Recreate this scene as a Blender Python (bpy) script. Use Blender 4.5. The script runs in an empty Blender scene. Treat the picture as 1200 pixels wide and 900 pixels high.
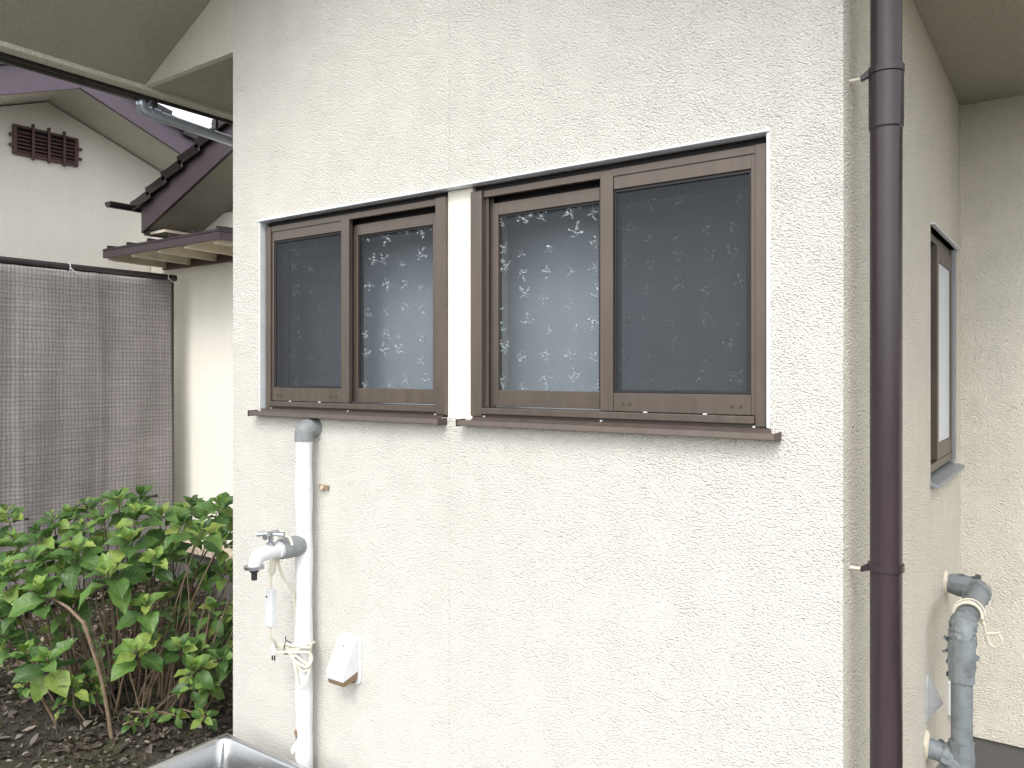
import bpy, bmesh, math, random
from mathutils import Vector, Matrix, noise
R = math.radians
rnd = random.Random(11)
sc = bpy.context.scene
col = sc.collection

# ------------------------------------------------------------------ camera, sky, sun, exposure
cam = bpy.data.cameras.new('camera')
cam.sensor_width = 36; cam.lens = 27.9; cam.shift_y = -0.010
cam.clip_start = 0.05; cam.clip_end = 500
co = bpy.data.objects.new('camera', cam); col.objects.link(co)
co.location = (0, -2.2, 1.65); co.rotation_euler = (R(90), 0, R(35.58))
sc.camera = co

SUN_EL, SUN_AZ = 48, 158          # azimuth measured from +Y clockwise (150 = from behind the camera, a little to the right)
w = bpy.data.worlds.new('World'); sc.world = w; w.use_nodes = True
nt = w.node_tree; nt.nodes.clear()
sky = nt.nodes.new('ShaderNodeTexSky'); sky.sky_type = 'NISHITA'; sky.sun_disc = False
sky.sun_elevation = R(SUN_EL); sky.sun_rotation = R(SUN_AZ)
sky.air_density = 1.0; sky.dust_density = 2.0; sky.ozone_density = 1.0
hs = nt.nodes.new('ShaderNodeHueSaturation'); hs.inputs['Saturation'].default_value = 0.16
bg = nt.nodes.new('ShaderNodeBackground'); bg.inputs['Strength'].default_value = 0.15
wo = nt.nodes.new('ShaderNodeOutputWorld')
nt.links.new(sky.outputs[0], hs.inputs['Color']); nt.links.new(hs.outputs[0], bg.inputs['Color'])
nt.links.new(bg.outputs[0], wo.inputs[0])

sl = bpy.data.lights.new('sun', 'SUN'); sl.energy = 0.6; sl.angle = R(24); sl.color = (1, .96, .90)
so = bpy.data.objects.new('sun', sl); col.objects.link(so)
az = R(SUN_AZ); el = R(SUN_EL)
sd = Vector((math.sin(az)*math.cos(el), math.cos(az)*math.cos(el), math.sin(el)))
so.rotation_euler = sd.to_track_quat('Z', 'Y').to_euler(); so.location = sd*30

vs = sc.view_settings
vs.view_transform = 'Standard'; vs.look = 'None'; vs.gamma = 1; vs.use_curve_mapping = False
vs.exposure = 1.25

# ------------------------------------------------------------------ materials
def new_mat(name):
    m = bpy.data.materials.new(name); m.use_nodes = True
    t = m.node_tree; p = t.nodes['Principled BSDF']
    return m, t, p
class NT:
    """small helper for wiring nodes"""
    def __init__(s, t): s.t = t
    def n(s, typ, **kw):
        o = s.t.nodes.new(typ)
        for k, v in kw.items(): setattr(o, k, v)
        return o
    def l(s, a, b): s.t.links.new(a, b)
    def setin(s, sock, v):
        if isinstance(v, bpy.types.NodeSocket): s.l(v, sock)
        else: sock.default_value = v
    def math(s, op, a, b=None, c=None, clamp=False):
        o = s.n('ShaderNodeMath', operation=op); o.use_clamp = clamp
        s.setin(o.inputs[0], a)
        if b is not None: s.setin(o.inputs[1], b)
        if c is not None: s.setin(o.inputs[2], c)
        return o.outputs[0]
    def ramp(s, f, stops):
        o = s.n('ShaderNodeValToRGB'); e = o.color_ramp.elements
        while len(e) < len(stops): e.new(.5)
        for i, (p, c) in enumerate(stops):
            e[i].position = p; e[i].color = (c, c, c, 1) if isinstance(c, (int, float)) else (*c, 1)
        s.l(f, o.inputs[0]); return o.outputs[0]
    def noise(s, vec, scale, detail=3, rough=.5, dist=0):
        o = s.n('ShaderNodeTexNoise'); s.l(vec, o.inputs['Vector'])
        o.inputs['Scale'].default_value = scale; o.inputs['Detail'].default_value = detail
        o.inputs['Roughness'].default_value = rough; o.inputs['Distortion'].default_value = dist
        return o.outputs['Fac']
    def mapping(s, vec, scale=(1, 1, 1), loc=(0, 0, 0)):
        o = s.n('ShaderNodeMapping'); s.l(vec, o.inputs[0]); o.inputs['Scale'].default_value = scale
        o.inputs['Location'].default_value = loc; return o.outputs[0]
    def pos(s): return s.n('ShaderNodeNewGeometry').outputs['Position']
    def objc(s): return s.n('ShaderNodeTexCoord').outputs['Object']
    def mixc(s, f, a, b, mode='MIX'):
        o = s.n('ShaderNodeMix', data_type='RGBA', blend_type=mode)
        s.setin(o.inputs[0], f); s.setin(o.inputs[6], a if isinstance(a, bpy.types.NodeSocket) else (*a, 1))
        s.setin(o.inputs[7], b if isinstance(b, bpy.types.NodeSocket) else (*b, 1)); return o.outputs[2]
    def bump(s, h, strength, dist, normal=None):
        o = s.n('ShaderNodeBump'); s.l(h, o.inputs['Height']); o.inputs['Strength'].default_value = strength
        o.inputs['Distance'].default_value = dist
        if normal is not None: s.l(normal, o.inputs['Normal'])
        return o.outputs[0]

def stucco(name, c, strength=1.0, grain=1.0, seams=()):
    # strength above 1 deepens the relief itself
    m, t, p = new_mat(name); N = NT(t)
    v = N.pos()
    vm = N.mapping(v, (.85, .85, 1.2))
    dn = N.n('ShaderNodeTexNoise'); N.l(v, dn.inputs['Vector']); dn.inputs['Scale'].default_value = 60*grain; dn.inputs['Detail'].default_value = 2
    wv = N.n('ShaderNodeVectorMath', operation='MULTIPLY_ADD'); N.l(dn.outputs['Color'], wv.inputs[0])
    wv.inputs[1].default_value = (.012/grain,)*3; N.l(vm, wv.inputs[2])
    vo = N.n('ShaderNodeTexVoronoi', feature='F1'); N.l(wv.outputs[0], vo.inputs['Vector'])
    vo.inputs['Scale'].default_value = 135*grain
    n1 = N.noise(vm, 150*grain, 2, .5)
    lump = N.math('SUBTRACT', 1, N.math('MULTIPLY', vo.outputs['Distance'], vo.outputs['Distance']))
    cover = N.ramp(N.noise(v, 9, 3), [(.35, .78), (.65, 1.0)])       # float marks: the relief is flatter in places
    n2 = N.noise(v, 260*grain, 2, .6)
    h = N.math('ADD', N.math('MULTIPLY', N.math('ADD', lump, N.math('MULTIPLY', n1, .7)), cover), N.math('MULTIPLY', n2, .22))
    for sx, sw in seams:                         # narrow joints between render panels
        sep = N.n('ShaderNodeSeparateXYZ'); N.l(v, sep.inputs[0])
        d = N.math('ABSOLUTE', N.math('SUBTRACT', sep.outputs[0], sx))
        g = N.math('SUBTRACT', 1, N.math('DIVIDE', d, sw), clamp=True)
        h = N.math('SUBTRACT', h, N.math('MULTIPLY', g, .5))
    big = N.noise(v, 1.3, 4, .6)
    streak = N.noise(N.mapping(v, (9, 9, .5)), 1.0, 3, .6)
    d = N.ramp(N.math('ADD', N.math('MULTIPLY', big, .6), N.math('MULTIPLY', streak, .4)), [(.30, .93), (.62, 1.0)])
    pit_shade = N.ramp(n1, [(.24, .84), (.40, 1.0)])   # shade in the pits of the render, painted into the colour
    N.l(N.mixc(1.0, N.mixc(1.0, c, d, 'MULTIPLY'), pit_shade, 'MULTIPLY'), p.inputs['Base Color'])
    p.inputs['Roughness'].default_value = .9; p.inputs['Specular IOR Level'].default_value = .25
    N.l(N.bump(h, min(strength, 1), .0052*max(strength, 1)), p.inputs['Normal'])
    return m

def paint(name, c, rough=.4, var=.12, nscale=14, bump=.05, metal=0, spec=.5, stretch=(1, 1, 1), coat=0):
    m, t, p = new_mat(name); N = NT(t)
    v = N.mapping(N.pos(), stretch)
    n = N.noise(v, nscale, 4, .6)
    f = N.ramp(n, [(.3, 1-var), (.7, 1+var)])
    N.l(N.mixc(1.0, c, f, 'MULTIPLY'), p.inputs['Base Color'])
    N.l(N.math('MULTIPLY_ADD', n, .25, rough-.12), p.inputs['Roughness'])
    p.inputs['Metallic'].default_value = metal; p.inputs['Specular IOR Level'].default_value = spec
    p.inputs['Coat Weight'].default_value = coat
    N.l(N.bump(N.noise(N.pos(), nscale*9, 3), bump, .002), p.inputs['Normal'])
    return m

M = {}
M['stucco'] = stucco('stucco_front', (.695, .676, .62), 1.0, 1.3, [(-1.855, .004)])
M['stucco_side'] = stucco('stucco_side', (.78, .74, .645), 1.6, 1.0)
M['stucco_eave_shade'] = stucco('stucco_eave_shade', (.44, .412, .345), 1.6, .85)  # darker copy of the cream: shade under the eaves put into the colour
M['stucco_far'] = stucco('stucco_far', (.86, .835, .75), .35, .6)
M['pillar'] = paint('pillar_render', (.76, .73, .65), .85, .04, 6, .3)
M['frame'] = paint('bronze_aluminium', (.125, .102, .084), .36, .12, 30, .05, .45, .5, (1, 1, .15))
M['frame_dark'] = paint('bronze_aluminium_track', (.085, .066, .055), .5, .12, 30, .04, .3)
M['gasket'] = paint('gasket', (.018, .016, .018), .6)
M['trim'] = paint('pale_aluminium', (.78, .82, .86), .4, .05, 20, .03, .3)
M['pipe_brown'] = paint('downpipe_pvc', (.034, .022, .027), .28, .3, 9, .03, 0, .55, (1, 1, .1))
M['barge'] = paint('bargeboard_paint', (.12, .092, .118), .45, .10, 6, .08)
M['barge_dark'] = paint('bargeboard_paint_brown', (.055, .040, .047), .45, .10, 6, .08)
M['tile'] = paint('glazed_tile', (.012, .0075, .0085), .22, .2, 9, .05, 0, .6)
M['roof_dark'] = paint('roof_sheet', (.032, .022, .026), .5, .2, 6, .1)
M['rafter'] = paint('rafter_paint', (.62, .56, .45), .7, .08, 8, .1)
M['gutter'] = paint('gutter_pvc', (.022, .018, .020), .3, .1, 12, .03, 0, .55)
M['gutter_grey'] = paint('gutter_grey_pvc', (.42, .47, .55), .2, .1, 12, .02, .5, .6)
M['vent_wood'] = paint('vent_brown', (.10, .050, .045), .55, .15, 20, .1)
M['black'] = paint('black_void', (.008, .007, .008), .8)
M['white_pvc'] = paint('white_wrapped_pipe', (.74, .755, .77), .45, .05, 22, .5)
M['white_plastic'] = paint('white_plastic', (.66, .67, .69), .35, .03, 20, .05)
M['cord'] = paint('cord_ivory', (.70, .66, .55), .5, .05, 30, .05)
M['tape'] = paint('grey_tape', (.23, .25, .255), .5, .2, 26, 1.0, 0, .45)
M['tape_r'] = paint('blue_grey_tape', (.20, .225, .24), .5, .2, 22, 1.0, 0, .45)
M['chrome'] = paint('worn_chrome', (.40, .42, .45), .28, .1, 40, .1, .9)
M['rust'] = paint('rusty_metal', (.30, .20, .13), .7, .25, 40, .2, .2)
M['brown_plastic'] = paint('aged_brown_plastic', (.22, .15, .085), .5, .15, 20)
M['grey_plastic'] = paint('grey_plastic', (.36, .37, .38), .45, .06, 20)
M['grey_blue'] = paint('grey_aluminium', (.27, .29, .32), .4, .06, 20, .03, .3)
M['plinth'] = paint('grey_plinth', (.105, .10, .095), .8, .12, 6, .5)
M['concrete'] = paint('concrete', (.32, .31, .295), .9, .12, 4, .5)
M['brick'] = paint('pale_brick', (.50, .42, .33), .85, .15, 20, .5)
M['added_backing'] = paint('added_pane_backing_paint', (.58, .595, .60), .8, .06, 3, .1)

def steel():
    m, t, p = new_mat('stainless_steel'); N = NT(t)
    n = N.noise(N.mapping(N.pos(), (2, 40, 40)), 3, 4, .6)
    p.inputs['Base Color'].default_value = (.52, .525, .53, 1); p.inputs['Metallic'].default_value = 1
    N.l(N.math('MULTIPLY_ADD', n, .2, .14), p.inputs['Roughness'])
    N.l(N.bump(N.noise(N.pos(), 5, 2), .15, .01), p.inputs['Normal'])
    return m
M['steel'] = steel()

def figured_glass(name, base, axis_x=True, strength=1.0, clear=0.0):
    """obscure glass pressed with scattered flower-like stars"""
    m, t, p = new_mat(name); N = NT(t)
    sep = N.n('ShaderNodeSeparateXYZ'); N.l(N.pos(), sep.inputs[0])
    cb = N.n('ShaderNodeCombineXYZ')
    N.l(sep.outputs[0 if axis_x else 1], cb.inputs[0]); N.l(sep.outputs[2], cb.inputs[1])
    wob = N.n('ShaderNodeTexNoise'); N.l(cb.outputs[0], wob.inputs['Vector'])
    wob.inputs['Scale'].default_value = 75; wob.inputs['Detail'].default_value = 2
    sc1 = N.n('ShaderNodeVectorMath', operation='SCALE'); N.l(cb.outputs[0], sc1.inputs[0]); sc1.inputs['Scale'].default_value = 1/.094
    vo = N.n('ShaderNodeTexVoronoi', voronoi_dimensions='2D', feature='F1'); N.l(sc1.outputs[0], vo.inputs['Vector'])
    vo.inputs['Scale'].default_value = 1; vo.inputs['Randomness'].default_value = .55
    sub = N.n('ShaderNodeVectorMath', operation='SUBTRACT'); N.l(sc1.outputs[0], sub.inputs[0]); N.l(vo.outputs['Position'], sub.inputs[1])
    wo_ = N.n('ShaderNodeVectorMath', operation='MULTIPLY_ADD'); N.l(wob.outputs['Color'], wo_.inputs[0])
    wo_.inputs[1].default_value = (.30, .30, 0); N.l(sub.outputs[0], wo_.inputs[2])
    of = N.n('ShaderNodeVectorMath', operation='SUBTRACT'); N.l(wo_.outputs[0], of.inputs[0]); of.inputs[1].default_value = (.15, .15, 0)
    s2 = N.n('ShaderNodeSeparateXYZ'); N.l(of.outputs[0], s2.inputs[0])
    rc = N.n('ShaderNodeSeparateColor'); N.l(vo.outputs['Color'], rc.inputs[0])
    ang = N.math('ADD', N.math('ARCTAN2', s2.outputs[1], s2.outputs[0]), N.math('MULTIPLY', rc.outputs[0], 6.28))
    r = N.math('SQRT', N.math('ADD', N.math('MULTIPLY', s2.outputs[0], s2.outputs[0]), N.math('MULTIPLY', s2.outputs[1], s2.outputs[1])))
    arm = N.math('POWER', N.math('ABSOLUTE', N.math('COSINE', N.math('MULTIPLY', ang, 2.5))), 3.5)
    uneven = N.math('MULTIPLY_ADD', N.math('SINE', ang), .14, .30)
    size = N.math('MULTIPLY_ADD', rc.outputs[1], .5, .65)
    RR = N.math('MULTIPLY', N.math('MULTIPLY_ADD', arm, uneven, .03), size)
    mask = N.math('MULTIPLY', N.math('SUBTRACT', RR, r), 11, clamp=True)
    brk = N.ramp(N.noise(cb.outputs[0], 150, 2, .6), [(.42, 0), (.62, 1)])
    mask = N.math('MULTIPLY', mask, brk)
    grain = N.noise(cb.outputs[0], 420, 2, .6)
    cl = N.ramp(grain, [(.3, .85), (.7, 1.15)])
    band = N.math('MULTIPLY', N.math('SUBTRACT', N.math('ADD', sep.outputs[2], N.math('MULTIPLY', N.math('SUBTRACT', N.noise(cb.outputs[0], 14, 3), .5), .10)), 2.194), 50, clamp=True)
    mask = N.math('MAXIMUM', mask, N.math('MULTIPLY', band, N.ramp(N.noise(cb.outputs[0], 60, 3, .7), [(.40, 0), (.62, .9)])))
    N.l(N.mixc(N.math('MULTIPLY', mask, 0.68*strength), N.mixc(1, base, cl, 'MULTIPLY'), (.66, .72, .76)), p.inputs['Base Color'])
    p.inputs['Roughness'].default_value = .30
    p.inputs['Specular IOR Level'].default_value = .6
    hh = N.math('ADD', N.math('MULTIPLY', mask, 1.0), N.math('MULTIPLY', grain, .25))
    N.l(N.bump(hh, .5, .004), p.inputs['Normal'])
    if clear:
        tr = N.n('ShaderNodeBsdfTransparent'); tr.inputs['Color'].default_value = (.92, .945, .97, 1)
        mx = N.n('ShaderNodeMixShader')
        N.l(N.math('MULTIPLY', N.math('SUBTRACT', 1, N.math('MULTIPLY', mask, .9)), clear), mx.inputs[0])
        N.l(p.outputs[0], mx.inputs[1]); N.l(tr.outputs[0], mx.inputs[2]); N.l(mx.outputs[0], t.nodes['Material Output'].inputs['Surface'])
    return m
M['glass'] = figured_glass('figured_obscure_glass', (.050, .062, .072), True, 1.0, .80)
M['glass_side_sky'] = figured_glass('obscure_glass_sky_base', (.72, .77, .82), False, 0.0)  # pale base paints the reflected sky into the pane

def mesh_mat():
    m, t, p = new_mat('insect_screen_mesh'); N = NT(t)
    p.inputs['Base Color'].default_value = (.042, .050, .058, 1); p.inputs['Roughness'].default_value = .7
    tr = N.n('ShaderNodeBsdfTransparent'); mx = N.n('ShaderNodeMixShader'); out = t.nodes['Material Output']
    n = N.noise(N.pos(), 3, 3)
    N.l(N.math('MULTIPLY_ADD', n, .16, .28), mx.inputs[0]); N.l(tr.outputs[0], mx.inputs[1]); N.l(p.outputs[0], mx.inputs[2])
    N.l(mx.outputs[0], out.inputs['Surface']); return m
M['screen'] = mesh_mat()

def net_mat():
    m, t, p = new_mat('woven_shade_net'); N = NT(t)
    v = N.pos(); sep = N.n('ShaderNodeSeparateXYZ'); N.l(v, sep.inputs[0])
    dn = N.math('MULTIPLY', N.math('SUBTRACT', N.noise(v, 9, 3), .5), .02)
    def lines(s, per, sharp):
        a = N.math('ADD', s, dn)
        x = N.math('ABSOLUTE', N.math('SINE', N.math('MULTIPLY', a, math.pi/per)))
        return N.math('POWER', x, sharp)
    gy = lines(sep.outputs[1], .030, .6); gz = lines(sep.outputs[2], .034, .45)
    thr = N.math('MULTIPLY', N.ramp(N.noise(N.mapping(v, (1, 30, 1.2)), 3, 3), [(.3, .90), (.7, 1.08)]),
                 N.ramp(N.noise(N.mapping(v, (1, 1.2, 30)), 3, 3), [(.3, .84), (.7, 1.10)]))
    big = N.ramp(N.noise(v, 1.6, 4, .6), [(.3, .85), (.7, 1.12)])
    g = N.math('MULTIPLY', N.math('MULTIPLY_ADD', N.math('MULTIPLY', gy, gz), .45, .55), N.math('MULTIPLY', thr, big))
    N.l(N.mixc(1, (.285, .262, .26), g, 'MULTIPLY'), p.inputs['Base Color'])
    p.inputs['Roughness'].default_value = .6; p.inputs['Specular IOR Level'].default_value = .35
    N.l(N.bump(N.math('MULTIPLY', gy, gz), .5, .004), p.inputs['Normal'])
    return m
M['net'] = net_mat()

def soil_mat():
    m, t, p = new_mat('garden_soil'); N = NT(t)
    v = N.pos()
    n1 = N.noise(v, 2.2, 5, .65); n2 = N.noise(v, 38, 4, .7)
    c = N.mixc(N.ramp(n2, [(.35, 0), (.7, 1)]), (.016, .012, .009), (.075, .060, .047))
    c = N.mixc(N.ramp(n1, [(.46, 0), (.62, .75)]), c, (.062, .072, .026))
    N.l(c, p.inputs['Base Color']); p.inputs['Roughness'].default_value = .95
    N.l(N.bump(n2, .9, .03), p.inputs['Normal']); return m
M['soil'] = soil_mat()

def leaf_mat(name, cols, veins=True, trans=.3, rough=.38):
    m, t, p = new_mat(name); N = NT(t)
    oi = N.n('ShaderNodeObjectInfo'); at = N.n('ShaderNodeAttribute', attribute_name='shade'); 
    rv = N.math('FRACT', N.math('ADD', oi.outputs['Random'], at.outputs['Fac']))
    rp = N.n('ShaderNodeValToRGB'); e = rp.color_ramp.elements
    while len(e) < len(cols): e.new(.5)
    for i, (ps, c) in enumerate(cols): e[i].position = ps; e[i].color = (*c, 1)
    N.l(rv, rp.inputs[0]); c = rp.outputs[0]
    if veins:
        uv = N.n('ShaderNodeUVMap'); s = N.n('ShaderNodeSeparateXYZ'); N.l(uv.outputs[0], s.inputs[0])
        ay = N.math('ABSOLUTE', N.math('SUBTRACT', s.outputs[1], .5))
        k = N.math('FRACT', N.math('MULTIPLY', N.math('SUBTRACT', s.outputs[0], N.math('MULTIPLY', ay, .55)), 7))
        vein = N.math('SUBTRACT', 1, N.math('MULTIPLY', N.math('ABSOLUTE', N.math('SUBTRACT', k, .5)), 9), clamp=True)
        mid = N.math('SUBTRACT', 1, N.math('MULTIPLY', ay, 28), clamp=True)
        vv = N.math('MAXIMUM', N.math('MULTIPLY', vein, .55), mid)
        c = N.mixc(N.math('MULTIPLY', vv, .35), c, (.22, .34, .10))
        N.l(N.bump(N.math('SUBTRACT', 1, vv), .5, .004), p.inputs['Normal'])
    n = N.noise(N.pos(), 30, 3)
    c = N.mixc(1, c, N.ramp(n, [(.3, .8), (.7, 1.15)]), 'MULTIPLY')
    N.l(c, p.inputs['Base Color']); p.inputs['Roughness'].default_value = rough; p.inputs['Specular IOR Level'].default_value = .45
    if trans:
        tl = N.n('ShaderNodeBsdfTranslucent'); N.l(c, tl.inputs['Color'])
        mx = N.n('ShaderNodeMixShader'); mx.inputs[0].default_value = trans
        N.l(p.outputs[0], mx.inputs[1]); N.l(tl.outputs[0], mx.inputs[2]); N.l(mx.outputs[0], t.nodes['Material Output'].inputs['Surface'])
    return m
M['leaf'] = leaf_mat('hydrangea_leaf', [(0, (.044, .100, .025)), (.40, (.092, .190, .047)), (.75, (.16, .285, .07)), (.96, (.30, .39, .09))])
M['leaf_young'] = leaf_mat('hydrangea_young_leaf', [(0, (.13, .25, .05)), (.5, (.20, .33, .065)), (1, (.32, .42, .10))])
M['litter'] = leaf_mat('dead_leaf', [(0, (.030, .022, .016)), (.45, (.085, .064, .047)), (.8, (.15, .128, .105)), (.985, (.32, .28, .22))], False, .1, .8)
M['grass'] = leaf_mat('moss_blades', [(0, (.035, .055, .015)), (.5, (.075, .10, .03)), (1, (.14, .14, .06))], False, .2, .7)
M['stem'] = paint('woody_stem', (.20, .145, .095), .8, .3, 30, .4)
M['stem_dark'] = paint('woody_stem_grey', (.11, .085, .062), .85, .3, 30, .4)

# ------------------------------------------------------------------ mesh helpers
class MB:
    def __init__(s): s.v = []; s.f = []; s.uv = {}; s.sh = []
    def add(s, vs_, fs): 
        b = len(s.v); s.v += [Vector(p) for p in vs_]; s.f += [tuple(i+b for i in f) for f in fs]; return s
    def box(s, x0, x1, y0, y1, z0, z1):
        if x0 > x1: x0, x1 = x1, x0
        if y0 > y1: y0, y1 = y1, y0
        if z0 > z1: z0, z1 = z1, z0
        return s.add([(x0,y0,z0),(x1,y0,z0),(x1,y1,z0),(x0,y1,z0),(x0,y0,z1),(x1,y0,z1),(x1,y1,z1),(x0,y1,z1)],
                     [(0,3,2,1),(4,5,6,7),(0,1,5,4),(1,2,6,5),(2,3,7,6),(3,0,4,7)])
    def prism(s, poly, ext):                      # poly: 3D points (planar), ext: extrusion vector
        n = len(poly); e = Vector(ext); P = [Vector(p) for p in poly]
        return s.add(P+[p+e for p in P], [tuple(range(n))[::-1], tuple(range(n, 2*n))] + [(i, (i+1) % n, n+(i+1) % n, n+i) for i in range(n)])
    def tube(s, pts, rad, n=12, cap=True, jit=0, rng=rnd):
        P = [Vector(p) for p in pts]; k = len(P)
        if not isinstance(rad, (list, tuple)): rad = [rad]*k
        up = Vector((0, 0, 1)); u = None; vs_ = []; fs = []
        for i in range(k):
            t = (P[min(i+1, k-1)]-P[max(i-1, 0)]).normalized()
            if u is None:
                u = t.cross(up if abs(t.z) < .9 else Vector((1, 0, 0))).normalized()
            else:
                u = (u-t*u.dot(t)).normalized()
            w_ = t.cross(u)
            for j in range(n):
                a = 2*math.pi*j/n; r = rad[i]*(1+jit*(rng.random()-.5))
                vs_.append(P[i]+u*math.cos(a)*r+w_*math.sin(a)*r)
        for i in range(k-1):
            for j in range(n):
                fs.append((i*n+j, i*n+(j+1) % n, (i+1)*n+(j+1) % n, (i+1)*n+j))
        if cap: fs += [tuple(range(n))[::-1], tuple(range((k-1)*n, k*n))]
        return s.add(vs_, fs)
def smooth_path(pts, sub=6):                      # Catmull-Rom
    P = [Vector(p) for p in pts]; P = [P[0]*2-P[1]]+P+[P[-1]*2-P[-2]]; out = []
    for i in range(1, len(P)-2):
        a, b, c, d = P[i-1:i+3]
        for k in range(sub):
            t = k/sub
            out.append(.5*((2*b)+(-a+c)*t+(2*a-5*b+4*c-d)*t*t+(-a+3*b-3*c+d)*t**3))
    out.append(P[-2]); return out
def rounded(pts, r, seg=5):                       # polyline with rounded bends
    P = [Vector(p) for p in pts]; out = [P[0]]
    for i in range(1, len(P)-1):
        a = (P[i-1]-P[i]).normalized(); b = (P[i+1]-P[i]).normalized()
        p0 = P[i]+a*r; p1 = P[i]+b*r
        for k in range(seg+1):
            t = k/seg; out.append(p0*(1-t)**2+P[i]*2*t*(1-t)+p1*t*t)
    out.append(P[-1]); return out

BASE = {}
def root(name, base, label, cat, group=None, kind=None):
    o = bpy.data.objects.new(name, None); o.empty_display_size = .1; col.objects.link(o); o.location = base
    o['label'] = label; o['category'] = cat
    if group: o['group'] = group
    if kind: o['kind'] = kind
    BASE[o.name] = Vector(base); return o
def part(name, mb, mat, parent=None, smooth=False, bevel=0, label=None, kind=None, seg=2):
    b = BASE[parent.name] if parent else Vector((0, 0, 0))
    me = bpy.data.meshes.new(name); me.from_pydata([p-b for p in mb.v], [], mb.f); me.update()
    bm = bmesh.new(); bm.from_mesh(me); bmesh.ops.recalc_face_normals(bm, faces=bm.faces)
    bm.to_mesh(me); bm.free()
    me.materials.append(M[mat] if isinstance(mat, str) else mat)
    o = bpy.data.objects.new(name, me); col.objects.link(o)
    if parent: o.parent = parent; BASE[o.name] = b
    else: BASE[o.name] = Vector((0, 0, 0))
    if smooth:
        for p in me.polygons: p.use_smooth = True
        me.set_sharp_from_angle(angle=R(28))
    if bevel:
        mo = o.modifiers.new('bevel', 'BEVEL'); mo.width = bevel; mo.segments = seg; mo.limit_method = 'ANGLE'
        mo.angle_limit = R(40); mo.harden_normals = False
    if label: o['label'] = label
    if kind: o['kind'] = kind
    return o
def tag(o, label, cat, group=None):
    o['label'] = label; o['category'] = cat
    if group: o['group'] = group
    return o

# ------------------------------------------------------------------ ground
def ground_z(x, y):
    rise = max(0, min(1, (-x-4.2)/2.6))*.20
    near = max(0, 1-math.hypot(x+5, y-.4)/6)
    return -.45+rise+near*(noise.fractal(Vector((x*1.3, y*1.3, 3)), 1, 2, 4)*.05+noise.noise(Vector((x*7, y*7, 1)))*.018)
def axis(lo, hi, a, b, fine, coarse):
    xs = []; x = lo
    while x < hi: 
        xs.append(x); x += fine if a <= x < b else coarse
    xs.append(hi); return xs
gx = axis(-120, 120, -8.4, -2.4, .06, 4.6); gy = axis(-120, 120, -2.4, 2.4, .06, 4.9)
mb = MB(); mb.v = [Vector((x, y, ground_z(x, y))) for y in gy for x in gx]
nx = len(gx)
mb.f = [(j*nx+i, j*nx+i+1, (j+1)*nx+i+1, (j+1)*nx+i) for j in range(len(gy)-1) for i in range(nx-1)]
g = part('ground', mb, 'soil', smooth=True); g['kind'] = 'structure'
# unseen concrete slab, added before the windows to bounce light upward
pv = part('bounce_slab', MB().box(-2.3, 3.2, -6.0, -.02, -.52, -.40), 'concrete'); pv['kind'] = 'structure'

# ------------------------------------------------------------------ main house
XL, XR = -3.136, -.505          # front wall corners
YB = 2.5                        # recessed wall to the right
H = root('house', (-1.82, 0, -.45), 'cream stucco house with bronze sliding windows, filling the middle of the picture', 'house')
def eave_z(x): return 3.12+.49*(x+3.87)
RX = -1.82
# front wall with one wide opening for both windows
OX0, OX1, OZ0, OZ1 = -2.938, -.702, 1.49, 2.322
mb = MB()
xs = [XL, OX0, OX1, XR]; zs = [-.45, OZ0, OZ1, 3.0]
for i in range(3):
    for j in range(3):
        if i == 1 and j == 1: continue
        mb.add([(xs[i],0,zs[j]),(xs[i+1],0,zs[j]),(xs[i+1],0,zs[j+1]),(xs[i],0,zs[j+1])], [(0,1,2,3)])
mb.add([(XL,0,3.0),(OX0,0,3.0),(OX1,0,3.0),(XR,0,3.0),(XR,0,eave_z(XL)),(RX,0,eave_z(RX)),(XL,0,eave_z(XL))], [(0,1,2,3,4,5,6)])
dp = .10
for (a, b) in (((OX0,OZ0),(OX1,OZ0)), ((OX1,OZ0),(OX1,OZ1)), ((OX1,OZ1),(OX0,OZ1)), ((OX0,OZ1),(OX0,OZ0))):
    mb.add([(a[0],0,a[1]),(b[0],0,b[1]),(b[0],dp,b[1]),(a[0],dp,a[1])], [(0,1,2,3)])
bm_front = part('front_wall', mb, 'stucco', H)
ri = MB()
a0, a1, b0, b1, c0_, c1_ = OX0-.02, OX1+.02, .1005, .25, 1.34, 2.44
ri.add([(a0,b0,c0_),(a1,b0,c0_),(a1,b1,c0_),(a0,b1,c0_),(a0,b0,c1_),(a1,b0,c1_),(a1,b1,c1_),(a0,b1,c1_)], [(0,1,2,3),(4,7,6,5),(1,5,6,2),(0,3,7,4),(3,2,6,7)])
part('added_pane_backing', ri, 'added_backing', H)  # shallow pale box, added so that light grades down the panes
# left side wall
part('left_wall', MB().add([(XL,.001,-.45),(XL,2.17,-.45),(XL,2.17,3.5),(XL,.001,3.5)], [(0,1,2,3)]), 'stucco_side', H)
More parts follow.
